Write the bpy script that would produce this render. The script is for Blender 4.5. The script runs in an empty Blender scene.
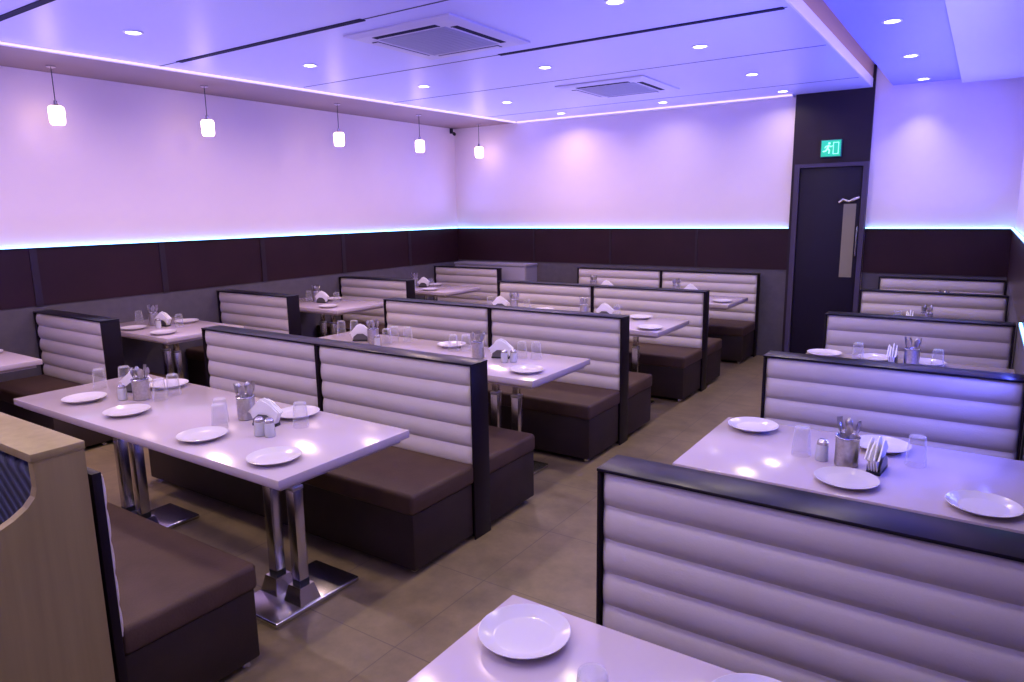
import bpy, bmesh, math, random
from mathutils import Vector, Matrix
random.seed(7)
sc = bpy.context.scene
C = sc.collection
R = math.radians
PI = math.pi

# ------------------------------------------------------------------ materials
def mat(name, col, rough=0.5, metal=0.0, spec=0.5, coat=0.0, emit=None, estr=0.0, trans=0.0, ior=1.45,
        noise=None, bump=None):
    m = bpy.data.materials.new(name); m.use_nodes = True
    nt = m.node_tree; b = nt.nodes['Principled BSDF']
    b.inputs['Base Color'].default_value = (*col, 1)
    b.inputs['Roughness'].default_value = rough
    b.inputs['Metallic'].default_value = metal
    b.inputs['Specular IOR Level'].default_value = spec
    b.inputs['Coat Weight'].default_value = coat
    b.inputs['Coat Roughness'].default_value = 0.05
    b.inputs['Transmission Weight'].default_value = trans
    b.inputs['IOR'].default_value = ior
    if emit:
        b.inputs['Emission Color'].default_value = (*emit, 1)
        b.inputs['Emission Strength'].default_value = estr
    if noise:                      # (scale, colour2, detail)
        tc = nt.nodes.new('ShaderNodeTexCoord'); n = nt.nodes.new('ShaderNodeTexNoise')
        n.inputs['Scale'].default_value = noise[0]; n.inputs['Detail'].default_value = noise[2]
        nt.links.new(tc.outputs['Object'], n.inputs['Vector'])
        r = nt.nodes.new('ShaderNodeValToRGB')
        r.color_ramp.elements[0].position = .3; r.color_ramp.elements[1].position = .7
        r.color_ramp.elements[0].color = (*col, 1); r.color_ramp.elements[1].color = (*noise[1], 1)
        nt.links.new(n.outputs['Fac'], r.inputs['Fac']); nt.links.new(r.outputs['Color'], b.inputs['Base Color'])
    if bump:                       # (scale, strength)
        tc = nt.nodes.new('ShaderNodeTexCoord'); n = nt.nodes.new('ShaderNodeTexNoise')
        n.inputs['Scale'].default_value = bump[0]; n.inputs['Detail'].default_value = 4
        nt.links.new(tc.outputs['Object'], n.inputs['Vector'])
        bp = nt.nodes.new('ShaderNodeBump'); bp.inputs['Strength'].default_value = bump[1]; bp.inputs['Distance'].default_value = .01
        nt.links.new(n.outputs['Fac'], bp.inputs['Height']); nt.links.new(bp.outputs['Normal'], b.inputs['Normal'])
    return m

M = {}
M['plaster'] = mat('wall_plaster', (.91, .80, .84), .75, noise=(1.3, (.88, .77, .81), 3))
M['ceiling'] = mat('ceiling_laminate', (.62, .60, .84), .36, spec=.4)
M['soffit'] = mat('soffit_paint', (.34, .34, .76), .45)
M['groove'] = mat('dark_groove', (.03, .025, .06), .6)
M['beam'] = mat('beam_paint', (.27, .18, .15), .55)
M['beamtrim'] = mat('glossy_white_trim', (.85, .82, .84), .3)
M['wains'] = mat('dark_brown_laminate', (.022, .009, .014), .34, spec=.28, noise=(3, (.030, .012, .017), 5))
M['batten'] = mat('wainscot_groove', (.022, .012, .022), .3)
M['dado'] = mat('grey_wallcovering', (.085, .074, .092), .8, noise=(14, (.10, .088, .106), 5), bump=(60, .12))
M['doorpanel'] = mat('charcoal_panel', (.022, .015, .026), .5, spec=.3, noise=(2.5, (.032, .020, .030), 4))
M['door'] = mat('dark_door_leaf', (.014, .010, .026), .5, spec=.25)
M['doorframe'] = mat('grey_door_frame', (.07, .055, .10), .5, spec=.3)
M['glassstrip'] = mat('frosted_vision_strip', (.25, .23, .16), .4)
M['brown'] = mat('brown_wood_fascia', (.42, .26, .20), .5)
M['void'] = mat('dark_slot', (.022, .018, .045), .7, spec=.1)
M['chrome'] = mat('chrome', (.62, .60, .63), .22, metal=1)
M['steel'] = mat('brushed_steel', (.50, .48, .49), .34, metal=1, noise=(90, (.62, .60, .62), 2))
M['darksteel'] = mat('dark_holder_metal', (.16, .16, .17), .35, metal=.8)
M['rubber'] = mat('black_plastic', (.015, .015, .02), .5)
M['frame'] = mat('black_brown_laminate', (.008, .004, .009), .42, spec=.22)
M['cap'] = mat('black_brown_lacquer', (.008, .006, .014), .3, spec=.28)
M['white_leather'] = mat('cream_leatherette', (.58, .52, .50), .42, noise=(4, (.62, .56, .54), 3), bump=(140, .06))
M['brown_leather'] = mat('brown_leatherette', (.070, .041, .029), .6, spec=.3, noise=(9, (.088, .052, .037), 5), bump=(120, .15))
M['brown_base'] = mat('dark_brown_plinth', (.020, .010, .008), .6, noise=(9, (.028, .014, .011), 4), bump=(120, .12))
M['table'] = mat('white_table_laminate', (.52, .44, .48), .15, spec=.7)
M['tedge'] = mat('table_edge_band', (.45, .38, .38), .35)
M['plate'] = mat('white_melamine', (.62, .58, .61), .18)
M['napkin'] = mat('white_tissue', (.90, .89, .90), .9)
M['shaker'] = mat('pale_shaker_glass', (.72, .72, .78), .12, trans=.35)
M['spoon'] = mat('cutlery_steel', (.42, .40, .43), .28, metal=1)
M['ac'] = mat('ac_plastic', (.66, .62, .68), .4)
M['acgrille'] = mat('ac_grille', (.36, .35, .45), .5)
M['pale'] = mat('pale_laminate', (.30, .28, .33), .5)
M['signframe'] = mat('sign_housing', (.05, .20, .16), .4)
M['sign'] = mat('sign_green', (.02, .35, .25), .4, emit=(.01, .42, .19), estr=1.0)
M['signmark'] = mat('sign_pictogram', (.5, .9, .8), .4, emit=(.28, .85, .55), estr=1.0)
M['lens'] = mat('downlight_lens', (1, 1, 1), .4, emit=(1, .95, .98), estr=9)
M['ring'] = mat('downlight_ring', (.80, .78, .84), .35)
M['shade'] = mat('opal_glass_shade', (1, .95, .9), .3, emit=(1, .68, .60), estr=8)
M['led'] = mat('blue_led_tape', (.3, .5, 1), .4, emit=(.18, .50, 1.0), estr=6)
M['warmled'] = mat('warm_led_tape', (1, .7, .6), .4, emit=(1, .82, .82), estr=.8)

def glass_mat():              # thin clear glass: mostly see-through, whiter and glossier towards its edges
    m = bpy.data.materials.new('clear_tumbler_glass'); m.use_nodes = True
    nt = m.node_tree; b = nt.nodes['Principled BSDF']
    b.inputs['Base Color'].default_value = (.80, .80, .84, 1); b.inputs['Roughness'].default_value = .06
    b.inputs['Specular IOR Level'].default_value = .9
    lw = nt.nodes.new('ShaderNodeLayerWeight'); lw.inputs['Blend'].default_value = .5
    pw = nt.nodes.new('ShaderNodeMath'); pw.operation = 'POWER'; pw.inputs[1].default_value = 2.2
    ma = nt.nodes.new('ShaderNodeMath'); ma.operation = 'MULTIPLY_ADD'; ma.inputs[1].default_value = .48; ma.inputs[2].default_value = .05
    tr = nt.nodes.new('ShaderNodeBsdfTransparent'); tr.inputs['Color'].default_value = (.97, .97, .98, 1)
    mx = nt.nodes.new('ShaderNodeMixShader')
    nt.links.new(lw.outputs['Facing'], pw.inputs[0]); nt.links.new(pw.outputs[0], ma.inputs[0]); nt.links.new(ma.outputs[0], mx.inputs['Fac'])
    nt.links.new(tr.outputs['BSDF'], mx.inputs[1]); nt.links.new(b.outputs['BSDF'], mx.inputs[2])
    nt.links.new(mx.outputs['Shader'], nt.nodes['Material Output'].inputs['Surface'])
    return m
M['glass'] = glass_mat()

def wood_mat():
    m = bpy.data.materials.new('light_oak_laminate'); m.use_nodes = True
    nt = m.node_tree; b = nt.nodes['Principled BSDF']
    tc = nt.nodes.new('ShaderNodeTexCoord'); mp = nt.nodes.new('ShaderNodeMapping')
    mp.inputs['Scale'].default_value = (14, 14, .7)
    n = nt.nodes.new('ShaderNodeTexNoise'); n.inputs['Scale'].default_value = 2.2; n.inputs['Detail'].default_value = 6
    r = nt.nodes.new('ShaderNodeValToRGB')
    r.color_ramp.elements[0].position = .3; r.color_ramp.elements[0].color = (.235, .178, .070, 1)
    r.color_ramp.elements[1].position = .75; r.color_ramp.elements[1].color = (.30, .23, .095, 1)
    nt.links.new(tc.outputs['Object'], mp.inputs['Vector']); nt.links.new(mp.outputs['Vector'], n.inputs['Vector'])
    nt.links.new(n.outputs['Fac'], r.inputs['Fac']); nt.links.new(r.outputs['Color'], b.inputs['Base Color'])
    b.inputs['Roughness'].default_value = .5
    return m
M['wood'] = wood_mat()

def stripe_mat():
    m = bpy.data.materials.new('navy_striped_fabric'); m.use_nodes = True
    nt = m.node_tree; b = nt.nodes['Principled BSDF']
    tc = nt.nodes.new('ShaderNodeTexCoord'); mp = nt.nodes.new('ShaderNodeMapping')
    mp.inputs['Rotation'].default_value = (0, R(-36), 0)
    w = nt.nodes.new('ShaderNodeTexWave'); w.wave_type = 'BANDS'; w.bands_direction = 'Z'
    w.inputs['Scale'].default_value = 7.5; w.inputs['Distortion'].default_value = .3
    r = nt.nodes.new('ShaderNodeValToRGB')
    r.color_ramp.elements[0].position = .35; r.color_ramp.elements[0].color = (.012, .013, .035, 1)
    r.color_ramp.elements[1].position = .7; r.color_ramp.elements[1].color = (.05, .055, .10, 1)
    nt.links.new(tc.outputs['Object'], mp.inputs['Vector']); nt.links.new(mp.outputs['Vector'], w.inputs['Vector'])
    nt.links.new(w.outputs['Fac'], r.inputs['Fac']); nt.links.new(r.outputs['Color'], b.inputs['Base Color'])
    bp = nt.nodes.new('ShaderNodeBump'); bp.inputs['Distance'].default_value = .02; bp.inputs['Strength'].default_value = .6
    nt.links.new(w.outputs['Fac'], bp.inputs['Height']); nt.links.new(bp.outputs['Normal'], b.inputs['Normal'])
    b.inputs['Roughness'].default_value = .7
    return m
M['stripe'] = stripe_mat()

def floor_mat():
    m = bpy.data.materials.new('beige_floor_tile'); m.use_nodes = True
    nt = m.node_tree; b = nt.nodes['Principled BSDF']
    tc = nt.nodes.new('ShaderNodeTexCoord')
    n = nt.nodes.new('ShaderNodeTexNoise'); n.inputs['Scale'].default_value = 5; n.inputs['Detail'].default_value = 8; n.inputs['Roughness'].default_value = .65
    r = nt.nodes.new('ShaderNodeValToRGB')
    r.color_ramp.elements[0].position = .3; r.color_ramp.elements[0].color = (.135, .100, .054, 1)
    r.color_ramp.elements[1].position = .72; r.color_ramp.elements[1].color = (.245, .185, .10, 1)
    br = nt.nodes.new('ShaderNodeTexBrick'); br.offset = 0; br.inputs['Scale'].default_value = 1
    br.inputs['Brick Width'].default_value = .6; br.inputs['Row Height'].default_value = .6
    br.inputs['Mortar Size'].default_value = .003; br.inputs['Mortar Smooth'].default_value = .3
    mx = nt.nodes.new('ShaderNodeMix'); mx.data_type = 'RGBA'
    nt.links.new(tc.outputs['Object'], n.inputs['Vector']); nt.links.new(tc.outputs['Object'], br.inputs['Vector'])
    nt.links.new(n.outputs['Fac'], r.inputs['Fac'])
    nt.links.new(br.outputs['Fac'], mx.inputs['Factor']); nt.links.new(r.outputs['Color'], mx.inputs['A'])
    mx.inputs['B'].default_value = (.115, .085, .058, 1)
    nt.links.new(mx.outputs['Result'], b.inputs['Base Color'])
    b.inputs['Roughness'].default_value = .42
    return m
M['floor'] = floor_mat()

# ------------------------------------------------------------------ mesh helpers
def bm_new(): return bmesh.new()
def box(bm, x0, x1, y0, y1, z0, z1, bev=0.0, seg=2):
    r = bmesh.ops.create_cube(bm, size=1)
    vs = r['verts']
    for v in vs:
        v.co = Vector(((x0 + x1) / 2 + v.co.x * (x1 - x0), (y0 + y1) / 2 + v.co.y * (y1 - y0), (z0 + z1) / 2 + v.co.z * (z1 - z0)))
    if bev > 0:
        es = list({e for v in vs for e in v.link_edges})
        bmesh.ops.bevel(bm, geom=es, offset=bev, segments=seg, affect='EDGES', profile=.5)
def lathe(bm, prof, c=(0, 0), n=24, close=False):
    rings = []
    for r, z in prof:
        if r < 1e-5: rings.append([bm.verts.new((c[0], c[1], z))])
        else: rings.append([bm.verts.new((c[0] + r * math.cos(2 * PI * i / n), c[1] + r * math.sin(2 * PI * i / n), z)) for i in range(n)])
    pairs = list(zip(rings, rings[1:]))
    if close: pairs.append((rings[-1], rings[0]))
    for a, b in pairs:
        for i in range(n):
            j = (i + 1) % n
            if len(a) == 1 and len(b) == 1: continue
            if len(a) == 1: bm.faces.new((a[0], b[j], b[i]))
            elif len(b) == 1: bm.faces.new((a[i], a[j], b[0]))
            else: bm.faces.new((a[i], a[j], b[j], b[i]))
def tube(bm, pts, rad, n=8):
    rings = []
    for k, p in enumerate(pts):
        p = Vector(p)
        d = (Vector(pts[min(k + 1, len(pts) - 1)]) - Vector(pts[max(k - 1, 0)])).normalized()
        a = d.orthogonal().normalized(); b = d.cross(a)
        r = rad[k] if isinstance(rad, (list, tuple)) else rad
        rings.append([bm.verts.new(p + a * r * math.cos(2 * PI * i / n) + b * r * math.sin(2 * PI * i / n)) for i in range(n)])
    for A, B in zip(rings, rings[1:]):
        for i in range(n): bm.faces.new((A[i], A[(i + 1) % n], B[(i + 1) % n], B[i]))
    bm.faces.new(rings[0][::-1]); bm.faces.new(rings[-1])
def prism(bm, pts, axis, a, b):
    """polygon pts extruded along axis ('x','y','z') between a and b"""
    def mk(p, t):
        return {'x': (t, p[0], p[1]), 'y': (p[0], t, p[1]), 'z': (p[0], p[1], t)}[axis]
    A = [bm.verts.new(mk(p, a)) for p in pts]; B = [bm.verts.new(mk(p, b)) for p in pts]
    bm.faces.new(A[::-1]); bm.faces.new(B)
    for i in range(len(pts)):
        j = (i + 1) % len(pts); bm.faces.new((A[i], A[j], B[j], B[i]))
def frustum(bm, c, h0, h1, z0, z1):
    """square frustum with half sizes h0 (bottom) and h1 (top)"""
    v = [bm.verts.new((c[0] + sx * h, c[1] + sy * h, z)) for z, h in ((z0, h0), (z1, h1)) for sx, sy in ((-1, -1), (1, -1), (1, 1), (-1, 1))]
    bm.faces.new(v[3::-1]); bm.faces.new(v[4:8])
    for i in range(4):
        j = (i + 1) % 4; bm.faces.new((v[i], v[j], v[4 + j], v[4 + i]))

def obj(name, bm, m, parent=None, smooth=True):
    bmesh.ops.recalc_face_normals(bm, faces=bm.faces)
    me = bpy.data.meshes.new(name); bm.to_mesh(me); bm.free()
    if smooth:
        me.polygons.foreach_set('use_smooth', [True] * len(me.polygons))
        me.set_sharp_from_angle(angle=R(35))
    me.materials.append(m)
    o = bpy.data.objects.new(name, me); C.objects.link(o)
    if parent: o.parent = parent
    return o
def tag(o, label, cat, group=None):
    o['label'] = label; o['category'] = cat
    if group: o['group'] = group
    return o
def thing(name, label, cat, loc=(0, 0, 0), rz=0, group=None):
    o = bpy.data.objects.new(name, None); o.empty_display_size = .1; C.objects.link(o)
    o.location = loc; o.rotation_euler = (0, 0, rz)
    return tag(o, label, cat, group)
def struct(name, bm, m, smooth=False):
    o = obj(name, bm, m, None, smooth); o['kind'] = 'structure'; return o
def dup(root, loc, rz=None, label=None, group=None, rot=None):
    r = root.copy(); C.objects.link(r); r.location = loc
    if rz is not None: r.rotation_euler = (0, 0, rz)
    if rot is not None: r.rotation_euler = rot
    if label: r['label'] = label
    if group: r['group'] = group
    for ch in list(root.children):
        c = ch.copy(); C.objects.link(c); c.parent = r
        for g in list(ch.children):
            d = g.copy(); C.objects.link(d); d.parent = c
    return r
def bx(*a, **k):
    bm = bm_new(); box(bm, *a, **k); return bm

# ------------------------------------------------------------------ measured layout (metres)
XL, XR, YB, YF = -6.478, .238, 8.198, -2.2
ZC, HL, HB, HS, SD, TH = 2.874, 1.454, .945, .414, .472, .75
X_BEAM, X_EDGE = -5.60, -1.08
ML, MD, MR = -4.388, -3.234, -2.075
ZTOP = 3.12

# ------------------------------------------------------------------ room shell
struct('floor', bx(XL - .1, XR + .1, YF - .1, YB + .1, -.1, 0), M['floor'])
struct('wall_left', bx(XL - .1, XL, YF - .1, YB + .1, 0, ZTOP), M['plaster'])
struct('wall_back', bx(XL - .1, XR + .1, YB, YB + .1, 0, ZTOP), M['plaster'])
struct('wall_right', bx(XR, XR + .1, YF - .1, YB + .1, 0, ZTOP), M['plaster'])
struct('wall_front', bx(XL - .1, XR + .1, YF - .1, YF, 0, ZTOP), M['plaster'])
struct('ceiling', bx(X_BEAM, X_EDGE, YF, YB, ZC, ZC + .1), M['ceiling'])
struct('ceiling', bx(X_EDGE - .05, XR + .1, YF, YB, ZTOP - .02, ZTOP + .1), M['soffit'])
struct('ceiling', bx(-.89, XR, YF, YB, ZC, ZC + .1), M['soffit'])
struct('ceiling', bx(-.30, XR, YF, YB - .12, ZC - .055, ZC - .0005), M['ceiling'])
# left dropped beam the pendants hang from, with glossy lip
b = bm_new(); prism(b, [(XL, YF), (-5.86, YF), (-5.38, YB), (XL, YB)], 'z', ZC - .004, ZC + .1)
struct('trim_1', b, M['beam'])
b = bm_new(); prism(b, [(-5.86, YF), (-5.825, YF), (-5.345, YB), (-5.38, YB)], 'z', ZC - .018, ZC + .1)
struct('trim_2', b, M['beamtrim'])
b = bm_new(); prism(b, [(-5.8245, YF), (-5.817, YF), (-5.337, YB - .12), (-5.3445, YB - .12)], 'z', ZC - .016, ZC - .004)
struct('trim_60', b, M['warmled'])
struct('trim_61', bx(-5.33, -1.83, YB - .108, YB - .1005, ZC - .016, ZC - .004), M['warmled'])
# edge of the main ceiling: white fascia, brown band above it in the recess
struct('trim_3', bx(X_EDGE, X_EDGE + .012, YF, YB, ZC, ZC + .085), M['beamtrim'])
struct('trim_4', bx(X_EDGE - .001, X_EDGE + .008, YF, YB, ZC + .085, ZTOP - .02), M['brown'])
# cornice along the back wall
struct('trim_5', bx(-5.345, -1.82, YB - .10, YB, ZC - .022, ZC), M['beamtrim'])
# grey lower wall covering and dark wainscot on it
HP = .985
n = 6
def ntrim(bm, m):
    global n
    o = struct('trim_%d' % n, bm, m); n += 1; return o
def wains(i, kind):
    t = .018
    if kind == 'left':
        ntrim(bx(XL, XL + .010, YF, YB, 0, HP), M['dado'])
        ntrim(bx(XL, XL + t, YF, YB, HP, HL), M['wains'])
    if kind == 'back':
        for k, (a, c) in enumerate(((XL, -1.80), (-1.04, XR))):
            ntrim(bx(a, c, YB - .010, YB, 0, HP + .02), M['dado'])
            ntrim(bx(a, c, YB - t, YB, HP + .02, HL), M['wains'])
    if kind == 'right':
        ntrim(bx(XR - .010, XR, YF, YB, 0, HP), M['dado'])
        ntrim(bx(XR - t, XR, YF, YB, HP, HL), M['wains'])
for i, k in enumerate(('left', 'back', 'right')): wains(i, k)
for y in (.3, 1.45, 2.571, 3.661, 4.78, 5.932, 7.122):
    ntrim(bx(XL + .018, XL + .026, y - .028, y + .028, HP, HL), M['batten'])
for x in (-5.132, -3.977, -2.843):
    ntrim(bx(x - .014, x + .014, YB - .024, YB - .018, HP + .02, HL), M['batten'])
# ledge lips that hold the LED tape
ntrim(bx(XL, XL + .035, YF, YB, HL, HL + .008), M['batten'])
ntrim(bx(XL, -1.80, YB - .035, YB, HL, HL + .008), M['batten'])
ntrim(bx(-1.04, XR, YB - .035, YB, HL, HL + .008), M['batten'])
ntrim(bx(XR - .035, XR, YF, YB, HL, HL + .008), M['batten'])

# grooves of the ceiling panels
for y, xa, xb in ((1.985, X_BEAM, X_EDGE - .02), (3.30, X_BEAM, X_EDGE - .02), (4.63, -5.45, X_EDGE - .02), (5.85, -5.45, X_EDGE - .02), (7.47, -5.35, X_EDGE - .02), (.65, X_BEAM, X_EDGE - .02)):
    ntrim(bx(xa, xb, y - .007, y + .007, ZC - .0015, ZC + .004), M['groove'])
def slot(x0, x1, y, label):
    t = thing('linear_air_slot', label, 'vent', ((x0 + x1) / 2, y, ZC), 0, 'linear air slots in the ceiling')
    h = (x1 - x0) / 2
    b = bm_new(); box(b, -h, h, -.024, -.018, -.005, 0); box(b, -h, h, .018, .024, -.005, 0); box(b, -h, -h + .008, -.018, .018, -.005, 0); box(b, h - .008, h, -.018, .018, -.005, 0)
    obj('slot_frame', b, M['void'], t, False)
    obj('slot_blade', bx(-h + .008, h - .008, -.018, .018, -.004, -.001), M['void'], t, False)
slot(-5.60, -3.80, 1.985, 'dark slot in the ceiling at the upper left corner of the picture')
slot(-5.3, -3.30, 3.30, 'dark slot in the ceiling just in front of the nearer air conditioner')
slot(-3.20, -1.12, 4.63, 'long dark ceiling slot right of the nearer air conditioner')

# ------------------------------------------------------------------ door in the back wall
b = bm_new(); box(b, -1.80, -1.045, YB - .03, YB, 0, ZTOP - .03)
struct('trim_50', b, M['doorpanel'])
d = obj('door_1', bx(-1.705, -1.10, YB - .055, YB - .031, .01, 2.10, bev=.003), M['door']); d['kind'] = 'structure'
b = bm_new()
box(b, -1.765, -1.712, YB - .075, YB - .031, 0, 2.145); box(b, -1.093, -1.045, YB - .075, YB - .031, 0, 2.145); box(b, -1.712, -1.093, YB - .075, YB - .031, 2.105, 2.145)
obj('door_frame', b, M['doorframe'], d)
obj('vision_strip', bx(-1.255, -1.135, YB - .060, YB - .0551, .95, 1.72), M['glassstrip'], d)
b = bm_new(); tube(b, [(-1.108, YB - .056, 1.50), (-1.108, YB - .095, 1.48), (-1.108, YB - .095, 1.18), (-1.108, YB - .056, 1.16)], .008)
obj('door_handle', b, M['chrome'], d)
b = bm_new()
tube(b, [(-1.30, YB - .065, 1.735), (-1.26, YB - .072, 1.765), (-1.205, YB - .074, 1.745), (-1.15, YB - .072, 1.77), (-1.11, YB - .065, 1.785)], [.018, .022, .014, .022, .016], 10)
obj('door_closer', b, M['chrome'], d)

# exit sign
t = thing('exit_sign', 'green lit exit sign with running figure above the dark door', 'sign', (-1.415, YB - .03, 2.205))
obj('housing', bx(-.102, .102, -.035, -.001, 0, .178, bev=.004), M['signframe'], t)
obj('panel', bx(-.094, .094, -.038, -.0351, .008, .170), M['sign'], t)
b = bm_new()
box(b, .020, .075, -.0405, -.0381, .030, .036); box(b, .020, .026, -.0405, -.0381, .030, .150); box(b, .069, .075, -.0405, -.0381, .030, .150); box(b, .020, .075, -.0405, -.0381, .144, .150)
lathe_c = [(math.cos(k * PI / 6) * .011 - .018, math.sin(k * PI / 6) * .011 + .140) for k in range(12)]
prism(b, lathe_c, 'y', -.0405, -.0381)
for p, q_, w in (((-.022, .124), (-.034, .088), .010), ((-.034, .088), (-.012, .068), .007), ((-.012, .068), (-.020, .036), .006), ((-.034, .088), (-.052, .062), .007), ((-.052, .062), (-.078, .060), .006), ((-.022, .118), (.002, .104), .005), ((.002, .104), (.014, .116), .004), ((-.024, .116), (-.052, .110), .005), ((-.052, .110), (-.060, .092), .004)):
    dx, dz = q_[0] - p[0], q_[1] - p[1]; L = math.hypot(dx, dz); nx, nz = -dz / L * w, dx / L * w
    prism(b, [(p[0] + nx, p[1] + nz), (p[0] - nx, p[1] - nz), (q_[0] - nx, q_[1] - nz), (q_[0] + nx, q_[1] + nz)], 'y', -.0404, -.0381)
obj('pictogram', b, M['signmark'], t, False)

# small security camera in the far left corner
t = thing('security_camera', 'small dark security camera high in the far left corner', 'camera', (XL + .06, YB - .09, ZC - .074))
b = bm_new(); box(b, -.06, -.03, -.02, .02, .0, .07); tube(b, [(-.03, 0, .02), (.0, -.01, .0)], .008); obj('bracket', b, M['rubber'], t)
b = bm_new(); tube(b, [(-.01, .01, .0), (.05, -.05, -.02)], .022, 12); obj('camera_body', b, M['rubber'], t)

# ------------------------------------------------------------------ air conditioners
def cassette(x, y, label):
    t = thing('ceiling_air_conditioner', label, 'air conditioner', (x, y, ZC), 0, 'ceiling cassette air conditioners')
    s = .455
    t.scale.z = .7
    b = bm_new()
    # panel with a raised tray: outer bevelled plate
    v = []
    for h, z in ((s, 0), (s, -.014), (s - .05, -.034), (.296, -.034), (.296, -.022)):
        v.append([b.verts.new((sx * h, sy * h, z)) for sx, sy in ((-1, -1), (1, -1), (1, 1), (-1, 1))])
    for A, B in zip(v, v[1:]):
        for i in range(4): b.faces.new((A[i], A[(i + 1) % 4], B[(i + 1) % 4], B[i]))
    b.faces.new(v[-1])
    obj('panel', b, M['ac'], t, False)
    g = bm_new(); box(g, -.285, .285, -.285, .285, -.036, -.023, bev=.004)
    gr = obj('intake_grille', g, M['acgrille'], t)
    b = bm_new()
    for k in range(15): yy = -.25 + k * .0357; box(b, -.26, .26, yy - .004, yy + .004, -.0385, -.0362)
    obj('grille_slats', b, M['acgrille'], gr, False)
    for k in range(4):
        a = k * PI / 2
        b = bm_new(); box(b, -.272, .272, .318, .372, -.0375, -.0342)
        bmesh.ops.rotate(b, verts=b.verts, cent=(0, 0, 0), matrix=Matrix.Rotation(a, 3, 'Z'))
        o = obj('outlet_slot', b, M['void'], t, False)
        b = bm_new(); box(b, -.264, .264, .320, .328 if k in (2, 3) else .370, -.0415, -.0376, bev=.0015)
        bmesh.ops.rotate(b, verts=b.verts, cent=(0, 0, 0), matrix=Matrix.Rotation(a, 3, 'Z'))
        obj('louvre', b, M['ac'], o)
cassette(-3.24, 3.96, 'large square ceiling air conditioner nearer the camera')
cassette(-3.11, 6.54, 'square ceiling air conditioner farther away, toward the back wall')

# ------------------------------------------------------------------ downlights
LAMPS = []
def lamp_area(name, loc, power, col, size, sy=None, rot=(0, 0, 0), spread=PI, parent=None):
    l = bpy.data.lights.new(name, 'AREA'); l.energy = power; l.color = col; l.spread = spread
    if sy: l.shape = 'RECTANGLE'; l.size = size; l.size_y = sy
    else: l.shape = 'DISK'; l.size = size
    o = bpy.data.objects.new(name, l); C.objects.link(o); o.location = loc; o.rotation_euler = rot
    if parent: o.parent = parent
    return o
P_NARROW, P_WIDE = 6.0, 9.0
def downlight_proto(power, col, spread):
    t = thing('downlight', '', 'ceiling light', (0, 0, ZC), 0, 'recessed ceiling downlights')
    b = bm_new(); lathe(b, [(.062, 0), (.062, -.004), (.058, -.007), (.047, -.007), (.045, -.001)], n=28); obj('trim_ring', b, M['ring'], t)
    b = bm_new(); lathe(b, [(.0, -.0055), (.030, -.0055), (.0448, -.003)], n=28); obj('lens', b, M['lens'], t)
    lamp_area('downlight_beam', (0, 0, -.012), power, col, .085, parent=t, spread=R(spread))
    return t
KIND = {'beam': (16, (1, .69, .56), 168), 'beamback': (4, (1, .70, .62), 150), 'main': (8.0, (1, .82, .52), 166), 'back': (2.2, (1, .78, .62), 150), 'right': (5, (1, .82, .58), 150), 'rightback': (1.2, (1, .86, .66), 80)}
dl = [(-4.69, 2.623, 'beam', 'nearest of the row along the left beam'), (-4.614, 4.0, 'beam', 'second of the row along the left beam'), (-4.531, 5.29, 'beam', 'third of the row along the left beam'),
      (-4.478, 6.608, 'beam', 'fourth of the row along the left beam'), (-4.459, 7.762, 'beamback', 'last of the row along the left beam, by the back wall'),
      (-3.166, 5.245, 'main', 'between the two air conditioners'), (-3.125, 7.732, 'back', 'behind the farther air conditioner, by the back wall'),
      (-1.88, 3.895, 'main', 'cut by the top picture edge, right of the air conditioner'), (-1.866, 5.304, 'main', 'second of the row left of the ceiling recess'), (-1.86, 6.671, 'main', 'third of the row left of the ceiling recess'), (-1.859, 7.829, 'back', 'last of the row left of the recess, nearest the dark door'),
      (-.62, 5.38, 'right', 'nearest of the three over the right-hand booths'), (-.615, 6.68, 'right', 'middle of the three over the right-hand booths'), (-.61, 7.95, 'rightback', 'farthest of the three over the right-hand booths'),
      (-4.76, 1.25, 'beam', None), (-4.8, -.4, 'beam', None), (-1.9, 2.5, 'main', None), (-1.9, 1.1, 'main', None), (-1.9, -.4, 'main', None), (-3.2, 1.1, 'main', None), (-3.2, -.6, 'main', None), (-.62, 4.05, 'right', None), (-.62, 2.7, 'right', None), (-.62, 1.3, 'right', None), (-.62, -.6, 'right', None)]
pd = {}
for x, y, kd, s in dl:
    lab = 'round white ceiling downlight, ' + (s or 'outside the picture, above or behind the camera')
    if kd not in pd: pd[kd] = downlight_proto(*KIND[kd]); pd[kd].location = (x, y, ZC); pd[kd]['label'] = lab
    else: dup(pd[kd], (x, y, ZC), 0, lab)

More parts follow.
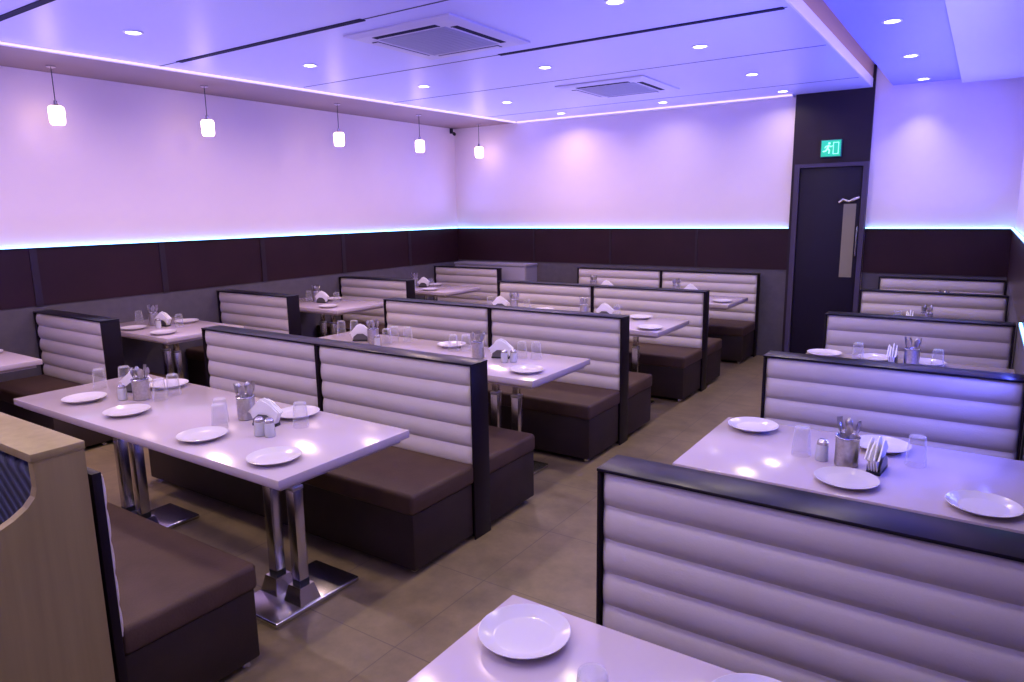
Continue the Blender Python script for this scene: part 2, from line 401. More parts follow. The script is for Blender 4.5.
# ------------------------------------------------------------------ pendants on the left beam
def pendant_proto():
    t = thing('pendant_light', '', 'pendant light', (0, 0, ZC - .004), 0, 'opal pendant lights along the left wall')
    b = bm_new(); lathe(b, [(0, 0), (.034, 0), (.034, -.012), (.012, -.02), (0, -.02)], n=20); obj('canopy', b, M['chrome'], t)
    b = bm_new(); tube(b, [(0, 0, -.018), (0, 0, -.272)], .0035); obj('cord', b, M['rubber'], t)
    b = bm_new(); lathe(b, [(0, -.262), (.012, -.262), (.016, -.29), (.03, -.3), (.03, -.306), (0, -.306)], n=20); obj('lamp_holder', b, M['chrome'], t)
    b = bm_new(); lathe(b, [(0, -.304), (.044, -.304), (.054, -.314), (.057, -.33), (.055, -.42), (.050, -.438), (.044, -.445), (0, -.445)], n=28); obj('lamp_shade', b, M['shade'], t)
    return t
pp = pendant_proto()
for i, (x, y, s) in enumerate(((-6.175, 2.765, 'nearest the camera'), (-6.055, 3.995, 'second from the camera'), (-5.938, 5.487, 'third from the camera'), (-5.847, 6.71, 'fourth from the camera'), (-5.855, 7.94, 'last, by the back wall'))):
    lab = 'white glowing glass pendant along the left wall, ' + s
    if i == 0: pp.location = (x, y, ZC - .004); pp['label'] = lab
    else: dup(pp, (x, y, ZC - .004), 0, lab)

# ------------------------------------------------------------------ LED tapes on the wainscot ledge
BLUE = (.26, .25, 1.0); DEEP = (.07, .09, 1.0)
P_LED = 6.5       # per metre
def led(x0, x1, y0, y1, label, side, z=HL + .008, k=1.0, col=BLUE):
    o = obj('led_strip', bx(x0, x1, y0, y1, z + .001, z + .011), M['led'], None, False)
    tag(o, label, 'light strip')
    dx, dy = x1 - x0, y1 - y0; L = max(dx, dy)
    rot = {'left': (0, R(180 + TILT), 0), 'right': (0, R(180 - TILT), 0), 'back': (R(180 + TILT), 0, 0), 'front': (R(180 - TILT), 0, 0), 'low': (0, R(62), 0)}[side]
    lamp_area('led_glow', ((x0 + x1) / 2 + {'left': .012, 'right': -.012, 'low': -.03}.get(side, 0), (y0 + y1) / 2 - {'back': .012, 'front': -.012}.get(side, 0), z + .018),
              P_LED * L * k, col, max(dx - .5, .2) if dx > .05 else .012, max(dy - .5, .2) if dy > .05 else .012, rot=rot, spread=R(150 if side == 'low' else 105))
TILT = 42
led(XL + .016, XL + .030, YF + .05, YB - .02, 'blue light strip glowing along the top of the left wall panels', 'left')
led(XL + .05, -1.81, YB - .030, YB - .016, 'blue light strip along the back wall, left of the door', 'back')
led(-1.035, XR - .03, YB - .030, YB - .016, 'blue light strip along the back wall, right of the door', 'back')
led(XR - .030, XR - .016, YF + .05, YB - .04, 'blue light strip along the top of the right wall panels', 'right', k=1.7, col=DEEP)
ntrim(bx(XL, XR, YF, YF + .018, HP, HL), M['wains']); ntrim(bx(XL, XR, YF, YF + .035, HL, HL + .008), M['batten'])
led(XL + .05, -2.9, YF + .016, YF + .030, 'added blue light strip on the front wall behind the camera, outside the picture', 'front', k=2.2)  # unseen strip added to tint the cushions facing it, kept to the left part
ntrim(bx(XR - .034, XR - .018, 2.58, 4.80, 1.022, 1.0305), M['batten'])
led(XR - .030, XR - .0185, 2.60, 4.78, 'added blue light strip low on the right wall at the picture edge', 'low', z=1.03, k=.85, col=DEEP)  # added for the blue glow here, lengthened and aimed down to tint the benches
# ------------------------------------------------------------------ benches
def channel(bm, x0, x1, z0, z1, nch, sgn, depth=.033, y0=0.0, low=.014):
    """horizontally channelled backrest pad; outer face looks to sgn*y"""
    segs = 7; xs = [x0, x0 + .006, x0 + .018, x0 + .045, x1 - .045, x1 - .018, x1 - .006, x1]; es = [0, .45, .8, 1, 1, .8, .45, 0]
    if x1 - x0 > .4:
        mids = max(1, int((x1 - x0) / .3)); a, c = xs[3], xs[4]
        ins = [a + (c - a) * k / (mids + 1) for k in range(1, mids + 1)]
        xs = xs[:4] + ins + xs[4:]; es = es[:4] + [1] * len(ins) + es[4:]
    rows = []
    h = (z1 - z0) / nch
    for c in range(nch):
        for s in range(segs + (1 if c == nch - 1 else 0)):
            t = s / segs
            rows.append((z0 + (c + t) * h, low + (depth - low) * max(0, math.sin(PI * (.06 + .94 * t) if t < 1 else 0)) ** .7 if 0 < t < 1 else low))
    grid = [[bm.verts.new((x, y0 + sgn * (.002 + d * (.25 + .75 * e) if True else 0), z)) for x, e in zip(xs, es)] for z, d in rows]
    for A, B in zip(grid, grid[1:]):
        for i in range(len(xs) - 1): bm.faces.new((A[i], A[i + 1], B[i + 1], B[i]))
    # back and sides
    bk = [[bm.verts.new((x, y0, z)) for x in (xs[0], xs[-1])] for z in (z0, z1)]
    bm.faces.new((bk[0][0], bk[0][1], bk[1][1], bk[1][0]))
    bm.faces.new([bk[0][0], bk[0][1]] + [v for v in reversed(grid[0])])
    bm.faces.new([bk[1][0], bk[1][1]] + [v for v in reversed(grid[-1])])
    bm.faces.new([bk[0][0]] + [g[0] for g in grid] + [bk[1][0]])
    bm.faces.new([bk[0][1]] + [g[-1] for g in grid] + [bk[1][1]])

T_B = .14
def bench(x0, x1, div, H, label, group, loc, rear=True, front=True, SD=SD):
    """x0..x1 across, origin at the floor under the front face of the backrest"""
    t = thing('booth_bench', label, 'bench', loc, 0, group)
    e = .010
    yb = T_B if rear else .10
    ya = 0 if front else .03
    b = bm_new()
    box(b, x0, x0 + e, ya, yb, .0, H - .010, bev=.003); box(b, x1 - e, x1, ya, yb, .0, H - .010, bev=.003)
    box(b, x0 + e, x1 - e, .034, yb - (.034 if rear else 0), .0, H - .010)
    obj('frame', b, M['frame'], t)
    b = bm_new(); box(b, x0 - .001, x1 + .001, ya - .001, yb + .001, H - .010, H, bev=.002); obj('top_cap', b, M['cap'], t)
    xs = [x0 + e] + [d_ for d_ in div] + [x1 - e]
    for d_ in div:
        if front: obj('divider', bx(d_ - .011, d_ + .011, .0, .034, HS - .02, H - .010), M['frame'], t)
        if rear: obj('divider', bx(d_ - .011, d_ + .011, yb - .034, yb, HS - .02, H - .010), M['frame'], t)
    for a, c in zip(xs, xs[1:]):
        a += .011 if a in div else .001; c -= .011 if c in div else .001
        if front:
            b = bm_new(); channel(b, a, c, HS - .02, H - .011, 5, -1, y0=.034); obj('back_cushion', b, M['white_leather'], t)
        if rear:
            b = bm_new(); channel(b, a, c, HS - .02, H - .011, 5, 1, y0=yb - .034); obj('back_cushion', b, M['white_leather'], t)
    for s in ([1] if front else []) + ([-1] if rear else []):
        def ry(u): return -u if s == 1 else yb + u
        ys = sorted((ry(-.030), ry(SD)))
        b = bm_new(); box(b, x0 + .004, x1 - .004, ys[0], ys[1], HS - .105, HS, bev=.022, seg=4); 
        obj('seat_cushion', b, M['brown_leather'], t)
        ys = sorted((ry(.0), ry(SD - .012)))
        b = bm_new(); box(b, x0 + .012, x1 - .012, ys[0], ys[1], .03, HS - .102, bev=.008); 
        obj('seat_base', b, M['brown_base'], t)
        for fx in (x0 + .06, x1 - .06):
            for fy in (ry(.05), ry(SD - .06)):
                b = bm_new(); lathe(b, [(0, 0), (.02, 0), (.02, .012), (.014, .031), (0, .031)], (fx, fy), 14); obj('foot', b, M['chrome'], t)
    return t

gm, gl, gr = 'long booth benches of the middle row', 'short booth benches along the left wall', 'booth benches along the right wall'
w = (MR - ML) / 2
def mid(y): return ((ML + MR) / 2, y, 0)
B0 = bench(-w, w, [MD - (ML + MR) / 2], HB, 'long cream-backed booth bench behind the front long table', gm, mid(2.705))
dup(B0, mid(4.463), 0, 'long cream-backed booth bench, second of the middle row from the camera')
dup(B0, mid(6.240), 0, 'long cream-backed booth bench, third of the middle row from the camera')
bench(-w, w, [MD - (ML + MR) / 2], HB + .012, 'long cream-backed booth bench against the back wall, left of the door', gm, mid(8.055), rear=False)
# front bench facing away, its thin dark back board toward the camera
def front_bench():
    x0, x1 = ML, -2.146
    t = thing('booth_bench', 'brown-seated booth bench seen from behind, next to the oak-sided sofa', 'bench', (x1, .955, 0), 0, gm)
    W = x1 - x0
    b = bm_new(); box(b, -W, 0, -.028, 0, 0, HB, bev=.002); obj('back_board', b, M['frame'], t)
    for a, c in ((-W + .004, MD - x1 - .004), (MD - x1 + .004, -.004)):
        b = bm_new(); channel(b, a, c, HS - .02, HB - .012, 5, 1, depth=.015, y0=.0005, low=.006); obj('back_cushion', b, M['white_leather'], t)
    b = bm_new(); box(b, -W + .01, -.012, .002, .508, HS - .105, HS, bev=.022, seg=4); obj('seat_cushion', b, M['brown_leather'], t)
    b = bm_new(); box(b, -W + .02, -.022, .004, .494, .03, HS - .102, bev=.008); obj('seat_base', b, M['brown_base'], t)
    for fx in (-W + .06, -.06):
        for fy in (.05, .45):
            b = bm_new(); lathe(b, [(0, 0), (.02, 0), (.02, .012), (.014, .031), (0, .031)], (fx, fy), 14); obj('foot', b, M['chrome'], t)
front_bench()
wl = (-5.358 - XL - .02) / 2; cl = (-5.358 + XL + .02) / 2
L0 = bench(-wl, wl, [], HB, 'short cream-backed bench at far left, nearest bench along the left wall', gl, (cl, 2.511, 0), SD=.405)
dup(L0, (cl, 4.189, 0), 0, 'short cream-backed bench, second along the left wall from the camera')
dup(L0, (cl, 5.83, 0), 0, 'short cream-backed bench, third along the left wall from the camera')
bench(-wl, wl, [], HB, 'short cream-backed bench farthest along the left wall, beside the pale cabinet', gl, (cl, 7.615, 0), rear=False, SD=.405)
wr = (XR - .020 + .893) / 2; cr = (XR - .020 - .893) / 2
R0 = bench(-wr, wr, [], HB, 'large cream-backed bench at bottom right, nearest the camera', gr, (cr, 1.764, 0))
dup(R0, (cr, 3.65, 0), 0, 'cream-backed right-hand bench, second from the camera')
dup(R0, (cr, 5.329, 0), 0, 'cream-backed right-hand bench, third from the camera')
bench(-wr, wr, [], HB, 'cream-backed right-hand bench, fourth from the camera', gr, (cr, 7.0, 0), rear=False)
bench(-wr + .03, wr, [], HB + .03, 'cream-backed right-hand bench farthest away, against the back wall', gr, (cr, 8.06, 0), rear=False, SD=.32)

# ------------------------------------------------------------------ tables
TD = .703
def table(x0, x1, peds, label, group, loc):
    t = thing('dining_table', label, 'table', loc, 0, group)
    b = bm_new(); box(b, x0, x1, -TD / 2, TD / 2, TH - .036, TH, bev=.004)
    top = obj('tabletop', b, M['table'], t)
    b = bm_new(); box(b, x0 + .03, x1 - .03, -TD / 2 + .03, TD / 2 - .03, TH - .056, TH - .0362); obj('underframe', b, M['tedge'], t)
    for px in peds:
        b = bm_new(); box(b, px - .15, px + .15, -.235, .235, .0, .026, bev=.009, seg=3)
        base = obj('base_plate', b, M['chrome'], t)
        for s in (-1, 1):
            cx = px + s * .080
            b = bm_new(); box(b, cx - .026, cx + .026, -.066, -.014, .125, .55, bev=.004)
            box(b, cx - .019, cx + .019, -.059, -.021, .55, TH - .0565, bev=.003)
            obj('column', b, M['chrome'], base)
            b = bm_new(); box(b, cx - .028, cx + .028, -.068, -.012, .540, .558, bev=.003); obj('collar', b, M['steel'], base)
            b = bm_new(); frustum(b, (cx, -.04), .056, .038, .0265, .10); obj('column_boot', b, M['chrome'], base)
            b = bm_new(); box(b, cx - .0255, cx + .0255, -.0655, -.0145, .0995, .1255); obj('boot_band', b, M['rubber'], base)
    return t
gt = 'white dining tables of the booths'
mc = (-4.248 - 2.044) / 2; mw = (4.248 - 2.044) / 2
TM = [(mc, 1.851), (mc, 3.585), (mc, 5.42), (mc, 7.222)]
ltw = (-5.28 - XL - .012) / 2; ltc = (-5.28 + XL + .012) / 2
TL = [(ltc, 1.718), (ltc, 3.305), (ltc, 5.07), (ltc, 6.77)]
rtw = (XR - .02 + .906) / 2; rtc = (XR - .02 - .906) / 2
TR = [(rtc, .977), (rtc, 2.77), (rtc, 4.55), (rtc, 6.24), (rtc, 7.42)]
NM = ['front long table', 'second long table', 'third long table', 'rearmost long table']
NL = ['nearest left-wall table', 'second left-wall table', 'third left-wall table', 'rearmost left-wall table']
NR = ['bottom-right table', 'second right-hand table', 'third right-hand table', 'fourth right-hand table', 'rearmost right-hand table']
desc_m = ['long white table nearest the camera on chrome columns, left of the aisle', 'second long white table of the middle row from the camera', 'third long white table of the middle row from the camera', 'rearmost long white table, in front of the back wall bench']
desc_l = ['white table cut by the left edge of the picture', 'second white table along the left wall, behind the far-left bench', 'third white table along the left wall from the camera', 'rearmost white table along the left wall']
desc_r = ['white table at the bottom right in front of the camera', 'white right-hand table just behind the nearest bench', 'third white table along the right wall, mostly hidden by a bench', 'fourth white table along the right wall, hidden behind a bench', 'rearmost white table along the right wall, hidden behind a bench']
T0 = table(-mw, mw, [mw - .40, -mw + .52], desc_m[0], gt, (*TM[0], 0))
for k in range(1, 4): dup(T0, (*TM[k], 0), 0, desc_m[k])
T1 = table(-ltw, ltw, [ltw - .50], desc_l[0], gt, (*TL[0], 0))
for k in range(1, 4): dup(T1, (*TL[k], 0), 0, desc_l[k])
T2 = table(-rtw, rtw, [-rtw + .40], desc_r[0], gt, (*TR[0], 0))
for k in range(1, 5):
    o = dup(T2, (*TR[k], 0), 0, desc_r[k])
    if k == 4: o.scale.y = .6 / TD

# ------------------------------------------------------------------ tableware
def plate_proto():
    b = bm_new()
    lathe(b, [(0, .004), (.055, .004), (.062, .0), (.066, .0), (.070, .005), (.098, .0155), (.104, .019), (.105, .021), (.103, .0215), (.096, .0185), (.072, .0085), (.066, .0075), (0, .0075)], n=40)
    return obj('plate', b, M['plate'])
def glass_proto():            # tumbler standing upside down on its rim
    b = bm_new()
    lathe(b, [(0, .114), (.025, .114), (.028, .111), (.0290, .104), (.0360, .004), (.0363, .001), (.0355, .0), (.0347, .001), (.0345, .005), (.0276, .104), (.026, .108), (0, .1085)], n=28)
    return obj('tumbler', b, M['glass'])
def cup_proto():
    t = thing('cutlery_cup', '', 'cutlery holder')
    b = bm_new(); lathe(b, [(0, 0), (.038, 0), (.041, .003), (.0415, .108), (.0395, .110), (.0385, .108), (.038, .006), (0, .005)], n=32); obj('cup', b, M['steel'], t)
    b = bm_new(); lathe(b, [(.0412, .104), (.0435, .1055), (.0435, .110), (.0405, .1125), (.0388, .110)], n=32); obj('rim', b, M['chrome'], t)
    return t
def spoon_proto():            # stands on its handle end, bowl up
    b = bm_new()
    pts = [(0, 0, 0), (0, .001, .05), (0, 0, .10), (0, -.002, .118)]
    for (p, q_, w0, w1) in ((pts[0], pts[1], .006, .0045), (pts[1], pts[2], .0045, .003), (pts[2], pts[3], .003, .004)):
        A = [b.verts.new((s * w0, p[1] + d_, p[2])) for s, d_ in ((-1, -.0008), (1, -.0008), (1, .0008), (-1, .0008))]
        B = [b.verts.new((s * w1, q_[1] + d_, q_[2])) for s, d_ in ((-1, -.0008), (1, -.0008), (1, .0008), (-1, .0008))]
        for i in range(4): b.faces.new((A[i], A[(i + 1) % 4], B[(i + 1) % 4], B[i]))
        b.faces.new(A[::-1]); b.faces.new(B)
    r = bmesh.ops.create_uvsphere(b, u_segments=14, v_segments=8, radius=1)
    for v in r['verts']:
        v.co = Vector((v.co.x * .0155 * (1 - .15 * v.co.z), -.003 + v.co.y * .0035 + .007 * (1 - v.co.z ** 2) * (1 - v.co.x ** 2), .140 + v.co.z * .025))
    return obj('spoon', b, M['spoon'])
def fork_proto():
    b = bm_new()
    box(b, -.005, .005, -.0008, .0008, 0, .05); box(b, -.0035, .0035, -.0008, .0008, .05, .118)
    prism(b, [(-.0035, .117), (.0035, .117), (.0115, .128), (.0115, .138), (-.0115, .138), (-.0115, .128)], 'y', -.001, .001)
    for k in range(4): x = -.0098 + k * .00653; box(b, x - .0016, x + .0016, -.001, .001, .137, .172)
    return obj('fork', b, M['spoon'])
def holder_proto():           # long axis along x: two plates on a base
    t = thing('napkin_holder', '', 'napkin holder')
    b = bm_new(); box(b, -.06, .06, -.024, .024, 0, .012, bev=.002); obj('holder_base', b, M['rubber'], t)
    for s in (-1, 1):
        b = bm_new()
        prism(b, [(-.058, .006), (.058, .006), (.052, .034), (.022, .056), (-.022, .056), (-.052, .034)], 'y', s * .022 - .0012, s * .022 + .0012)
        obj('side_plate', b, M['darksteel'], t, False)
    return t
def napkin_proto():           # folded tissues standing in the holder, corners flopping over
    b = bm_new()
    n_l = 4
    for k in range(n_l):
        y = -.013 + .026 * k / (n_l - 1); h = .108 + .012 * math.sin(k * 2.1); lean = (k - 1.5) * .004
        xs = [-.082, -.06, -.03, 0, .03, .06, .082]
        hh = [.062, .082, h, h + .012, h, .084, .066]
        lo = [.052, .0125, .0125, .0125, .0125, .0125, .054]
        top = [b.verts.new((x, y + lean * 1.2 + .004 * math.sin(k + 9 * x), z)) for x, z in zip(xs, hh)]
        midv = [b.verts.new((x * .97, y, (z + l_) / 2)) for x, z, l_ in zip(xs, hh, lo)]
        bot = [b.verts.new((x * .9, y, l_)) for x, l_ in zip(xs, lo)]
        top2 = [b.verts.new((v.co.x, v.co.y + .0045, v.co.z)) for v in top]; mid2 = [b.verts.new((v.co.x, v.co.y + .0045, v.co.z)) for v in midv]; bot2 = [b.verts.new((v.co.x, v.co.y + .0045, v.co.z)) for v in bot]
        for A, B in ((bot, midv), (midv, top), (top, top2), (top2, mid2), (mid2, bot2), (bot2, bot)):
            for i in range(6): b.faces.new((A[i], A[i + 1], B[i + 1], B[i]))
        for i in (0, 6): b.faces.new((bot[i], midv[i], top[i], top2[i], mid2[i], bot2[i]))
    return obj('napkins', b, M['napkin'])
def shaker_proto():
    t = thing('salt_shaker', '', 'shaker')
    b = bm_new(); lathe(b, [(0, 0), (.021, 0), (.0235, .003), (.0215, .058), (.019, .063), (0, .063)], n=20); obj('shaker_body', b, M['shaker'], t)
    b = bm_new(); lathe(b, [(0, .0625), (.0198, .0625), (.0198, .074), (.014, .082), (0, .0845)], n=20); obj('shaker_cap', b, M['chrome'], t)
    return t

first = {}
def put(key, maker, x, y, label, cat, group, rz=0, z=TH + .0005, rot=None):
    if key not in first:
        o = first[key] = maker(); o.location = (x, y, z); o.rotation_euler = rot or (0, 0, rz)
        tag(o, label, cat, group); return o
    return dup(first[key], (x, y, z), rz, label, group, rot)
def clampx(x, y, tc, hw, r=.115):
    return min(max(x, tc[0] - hw + r), tc[0] + hw - r), min(max(y, tc[1] - TD / 2 + r), tc[1] + TD / 2 - r)
def set_table(tc, hw, nm, items):
    for it in items:
        k, x, y, s = it[:4]; rz = it[4] if len(it) > 4 else 0
        on = ' on the ' + nm
        if k == 'p':
            x, y = clampx(x, y, tc, hw); put('p', plate_proto, x, y, 'round white plate, ' + s + ',' + on, 'plate', 'white plates on the booth tables')
        elif k == 'g':
            x, y = clampx(x, y, tc, hw, .045); put('g', glass_proto, x, y, 'clear upturned glass tumbler, ' + s + ',' + on, 'glass', 'upturned tumblers on the booth tables')
        elif k == 'c':
            put('c', cup_proto, x, y, 'steel cutlery cup, ' + s + ',' + on, 'cutlery holder', 'steel cutlery cups', rz)
            cnt = it[5] if len(it) > 5 else 6
            for j in range(cnt):
                a = 2 * PI * j / cnt + x * 7; rr = .016
                tilt = .12 + .06 * random.random()
                nm_ = 'spoon' if j % 3 != 2 else 'fork'
                put(nm_, spoon_proto if nm_ == 'spoon' else fork_proto, x + rr * math.cos(a), y + rr * math.sin(a),
                    'steel %s standing in the cutlery cup, %s,%s' % (nm_, s, on), 'cutlery', '%ss in the cutlery cup, %s,%s' % (nm_, s, on), z=TH + .0085,
                    rot=(Matrix.Rotation(tilt, 3, Vector((-math.sin(a), math.cos(a), 0))) @ Matrix.Rotation(a + PI / 2 + random.uniform(-.6, .6), 3, 'Z')).to_euler())
        elif k == 'n':
            put('n', holder_proto, x, y, 'black-based metal napkin holder, ' + s + ',' + on, 'napkin holder', 'napkin holders on the booth tables', rz)
            put('nn', napkin_proto, x, y, 'bunch of white napkins, ' + s + ',' + on, 'napkins', 'bunches of white napkins', rz)
        elif k == 's':
            put('s', shaker_proto, x, y, 'pale metal-capped shaker, ' + s + ',' + on, 'shaker', 'salt and pepper shakers', rz)

set_table(TM[0], mw, NM[0], [
    ('p', -3.861, 1.684, 'near side, leftmost'), ('p', -3.412, 1.672, 'near side, second from left'), ('p', -2.739, 1.644, 'near side, third from left'), ('p', -2.239, 1.633, 'near side, by the aisle corner'),
    ('p', -3.76, 2.12, 'far side, left half'), ('p', -2.657, 2.10, 'far side, right half'),
    ('c', -3.626, 1.861, 'left set'), ('n', -3.80, 1.93, 'left set', .5), ('g', -3.518, 1.90, 'right of the left set'), ('g', -3.56, 2.00, 'behind the left set'), ('g', -4.06, 1.86, 'far left'), ('g', -4.0, 1.97, 'behind the far left one'), ('s', -3.70, 1.80, 'left set'),
    ('c', -2.827, 1.93, 'right set'), ('n', -2.655, 1.91, 'right set', .25), ('s', -2.553, 1.80, 'right set, left one'), ('s', -2.503, 1.815, 'right set, right one'),
    ('g', -2.80, 1.77, 'in front of the right set'), ('g', -2.88, 1.83, 'left of the right set'), ('g', -2.50, 1.98, 'right of the right set')])
set_table(TR[1], rtw, NR[1], [
    ('p', -.762, 3.0, 'far side, by the aisle'), ('p', -.322, 2.545, 'near side, middle'), ('p', -.262, 3.0, 'far side, behind the napkins'), ('p', .075, 2.535, 'near side, at the picture edge'),
    ('g', -.515, 2.76, 'left of the shaker'), ('g', -.135, 2.86, 'right of the napkins'), ('c', -.351, 2.735, 'center'), ('n', -.248, 2.73, 'right of the cutlery cup', PI / 2 - .1), ('s', -.437, 2.74, 'left of the cutlery cup')])
set_table(TR[0], rtw, NR[0], [('p', -.781, 1.189, 'by the aisle corner'), ('g', -.527, 1.03, 'right of the plate'), ('p', -.27, 1.215, 'cut by the bottom picture edge')])
set_table(TR[2], rtw, NR[2], [
    ('p', -.79, 4.80, 'far side, by the aisle'), ('g', -.585, 4.70, 'middle left'), ('p', -.49, 4.80, 'far side, second from the aisle'), ('n', -.392, 4.70, 'center', PI / 2), ('c', -.291, 4.68, 'center'), ('p', -.22, 4.80, 'far side, behind the cutlery cup'), ('g', -.16, 4.70, 'right end')])
set_table(TR[3], rtw, NR[3], [('c', -.318, 6.30, 'center'), ('p', -.60, 6.48, 'far side, by the aisle'), ('n', -.43, 6.3, 'center', PI / 2), ('g', -.52, 6.32, 'middle')])
set_table(TR[4], rtw, NR[4], [('c', -.254, 7.46, 'center'), ('n', -.44, 7.46, 'center', PI / 2)])
set_table(TM[1], mw, NM[1], [
    ('g', -4.17, 3.76, 'far left end, left one'), ('g', -4.10, 3.83, 'far left end, right one'), ('n', -3.85, 3.66, 'left set', .6), ('c', -3.69, 3.63, 'left set'), ('g', -3.58, 3.66, 'right of the left set'), ('g', -3.60, 3.76, 'behind the left set'), ('g', -3.50, 3.80, 'far right of the left set'), ('s', -3.585, 3.565, 'left set'),
    ('p', -3.10, 3.82, 'far side, middle'), ('g', -2.99, 3.70, 'left of the right set'), ('g', -2.91, 3.74, 'second left of the right set'), ('c', -2.70, 3.60, 'right set'), ('n', -2.565, 3.67, 'right set', .3), ('s', -2.47, 3.57, 'right set, left one'), ('s', -2.42, 3.60, 'right set, right one'),
    ('g', -2.44, 3.73, 'right of the right set, left one'), ('g', -2.35, 3.76, 'right of the right set, right one'), ('p', -2.203, 3.416, 'near side, by the aisle corner')])
set_table(TM[2], mw, NM[2], [
    ('g', -4.05, 5.62, 'far left end'), ('n', -3.90, 5.58, 'left set', .4), ('c', -3.72, 5.56, 'left set'), ('g', -3.6, 5.60, 'right of the left set'), ('p', -3.45, 5.66, 'far side, left half'),
    ('c', -2.95, 5.55, 'right set'), ('n', -2.76, 5.58, 'right set', .2), ('g', -2.65, 5.60, 'right of the right set'), ('p', -2.16, 5.18, 'near side, by the aisle corner'), ('p', -2.45, 5.66, 'far side, right half')])
set_table(TM[3], mw, NM[3], [('c', -3.83, 7.44, 'left set'), ('n', -3.66, 7.44, 'left set', .3), ('c', -2.80, 7.45, 'right set'), ('n', -2.64, 7.45, 'right set', .3), ('p', -2.16, 7.05, 'near side, by the aisle corner')])
set_table(TL[1], ltw, NL[1], [
    ('p', -5.98, 3.05, 'near side, by the wall'), ('p', -5.52, 3.05, 'near side, by the aisle corner'), ('p', -5.93, 3.52, 'far side'), ('g', -6.28, 3.28, 'nearest the wall'), ('g', -6.2, 3.36, 'second from the wall'), ('c', -6.07, 3.30, 'center'), ('n', -5.92, 3.30, 'center', .2), ('s', -5.86, 3.22, 'center'), ('g', -5.74, 3.34, 'right of the napkins')])
set_table(TL[0], ltw, NL[0], [('p', -5.82, 1.93, 'far side, at the left picture edge')])
set_table(TL[2], ltw, NL[2], [
    ('g', -6.17, 5.12, 'nearest the wall'), ('n', -5.91, 5.08, 'center', .2), ('c', -6.05, 5.13, 'center'), ('g', -5.77, 5.16, 'right of the napkins'), ('p', -5.98, 5.31, 'far side'), ('p', -5.55, 4.85, 'near side, by the aisle corner')])
set_table(TL[3], ltw, NL[3], [('n', -5.95, 6.80, 'center', .2), ('c', -6.10, 6.80, 'center'), ('g', -5.84, 6.82, 'right of the napkins'), ('p', -5.62, 6.54, 'near side, by the aisle corner'), ('p', -5.93, 7.0, 'far side')])

# ------------------------------------------------------------------ oak-sided sofa at bottom left
def sofa():
    XE = -2.142; XS = -4.35
    t = thing('booth_sofa', 'oak-sided sofa with navy striped upholstery at the bottom left corner', 'sofa', (XE, .92, 0))
    Y = lambda y: y - .92
    prof = [(Y(.915), 0), (Y(.915), 1.03), (Y(.780), 1.03), (Y(.780), .955)]
    for k in range(9):                                   # concave sweep down to the arm
        a = k / 8 * PI / 2
        prof.append((Y(.40) + .38 * math.cos(a), .955 - .13 * math.sin(a)))
    prof += [(Y(.10), .825), (Y(.07), .80), (Y(.07), 0)]
    b = bm_new(); prism(b, prof, 'x', -.032, 0); obj('end_panel', b, M['wood'], t, False)
    b = bm_new(); prism(b, prof, 'x', XS - XE, XS - XE + .032); obj('end_panel', b, M['wood'], t, False)
    b = bm_new(); box(b, XS - XE, .001, Y(.775), Y(.919), 1.03, 1.055, bev=.002); obj('top_board', b, M['wood'], t)
    b = bm_new(); box(b, XS - XE + .033, -.033, Y(.89), Y(.915), .02, 1.03); obj('back_board', b, M['wood'], t)
    b = bm_new(); box(b, XS - XE + .036, -.036, Y(.79), Y(.889), .43, 1.005, bev=.03, seg=4); obj('back_cushion', b, M['stripe'], t)
    b = bm_new(); box(b, XS - XE + .036, -.036, Y(.14), Y(.788), .30, .43, bev=.03, seg=4); obj('seat_cushion', b, M['stripe'], t)
    b = bm_new(); box(b, XS - XE + .033, -.033, Y(.17), Y(.889), .02, .298); obj('seat_base', b, M['wood'], t)
sofa()

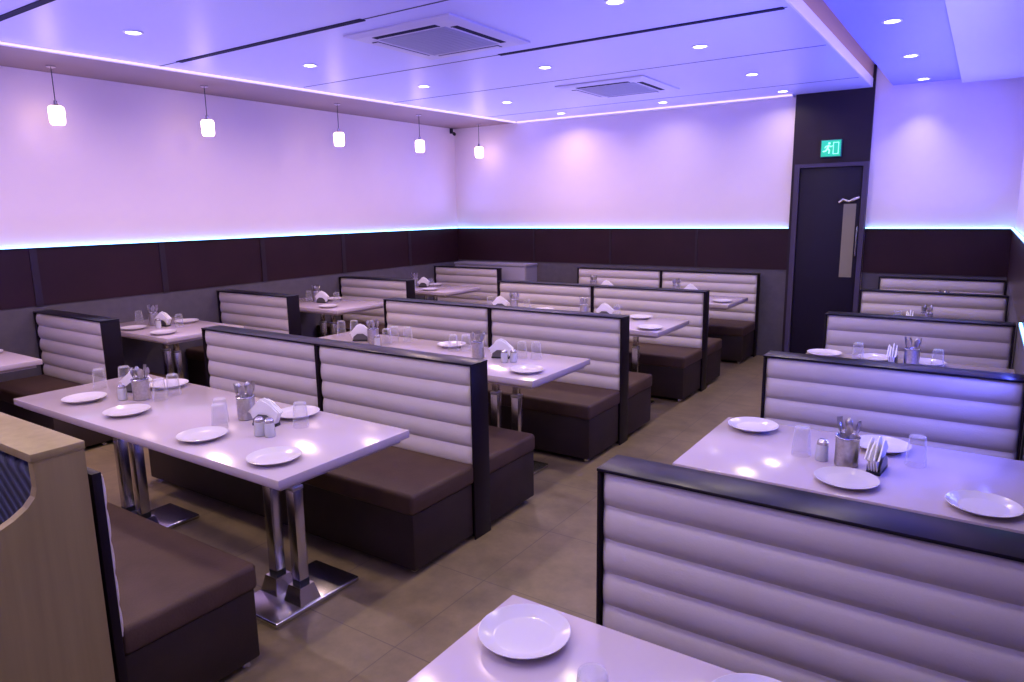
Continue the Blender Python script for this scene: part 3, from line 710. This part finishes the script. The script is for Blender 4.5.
# ------------------------------------------------------------------ pale cabinet by the back wall
t = thing('low_cabinet', 'pale grey low cabinet against the back wall in the far left corner', 'cabinet', (-5.70, 8.03, 0))
obj('cabinet_body', bx(-.61, .61, -.12, .155, .06, .955), M['pale'], t)
obj('cabinet_top', bx(-.62, .62, -.135, .157, .955, .985, bev=.003), M['pale'], t)
obj('plinth', bx(-.58, .58, -.10, .15, 0, .06), M['rubber'], t)
for k in (0, 1):
    x0 = -.605 + k * .606
    o = obj('door', bx(x0, x0 + .602, -.138, -.1205, .075, .945, bev=.002), M['pale'], t)
    kx = x0 + (.56 if k == 0 else .04)
    b = bm_new(); tube(b, [(kx, -.139, .55), (kx, -.16, .55)], [.008, .012], 10); obj('knob', b, M['chrome'], o)

# ------------------------------------------------------------------ warm tape hidden on top of the soffit, washing the recess
tag(obj('led_strip', bx(-.886, -.873, YF + .1, YB - .1, ZC + .10, ZC + .108), M['warmled'], None, False), 'warm light strip inside the slot beside the main ceiling', 'light strip')
lamp_area('recess_glow', (-.889, 3.0, ZC + .118), 4, (1, .66, .66), .012, 10.2, rot=(0, R(75), 0))
# ------------------------------------------------------------------ camera
yaw, pit, rol, f = R(34.016), R(10.599), R(-.88), 695.491
fw = Vector((-math.sin(yaw) * math.cos(pit), math.cos(yaw) * math.cos(pit), -math.sin(pit)))
rt = Vector((math.cos(yaw), math.sin(yaw), 0)); up = rt.cross(fw)
r2 = math.cos(rol) * rt + math.sin(rol) * up; u2 = -math.sin(rol) * rt + math.cos(rol) * up
cam = bpy.data.cameras.new('camera'); cam.sensor_width = 36; cam.lens = f / 1024 * 36; cam.clip_start = .02
co = bpy.data.objects.new('camera', cam); C.objects.link(co)
mw4 = Matrix((r2, u2, -fw)).transposed().to_4x4(); mw4.translation = Vector((0, 0, 1.70))
co.matrix_world = mw4
sc.camera = co

wd = bpy.data.worlds.new('world'); sc.world = wd; wd.use_nodes = True
wd.node_tree.nodes['Background'].inputs['Color'].default_value = (0, 0, 0, 1)
wd.node_tree.nodes['Background'].inputs['Strength'].default_value = 0
vs = sc.view_settings
vs.view_transform = 'Standard'; vs.look = 'None'; vs.gamma = 1; vs.use_curve_mapping = False
vs.exposure = 0.2
sc.cycles.use_denoising = True
sc.cycles.max_bounces = 10; sc.cycles.diffuse_bounces = 5; sc.cycles.glossy_bounces = 4; sc.cycles.transmission_bounces = 8; sc.cycles.transparent_max_bounces = 16
sc.cycles.sample_clamp_indirect = 6
sc.cycles.caustics_reflective = False; sc.cycles.caustics_refractive = False
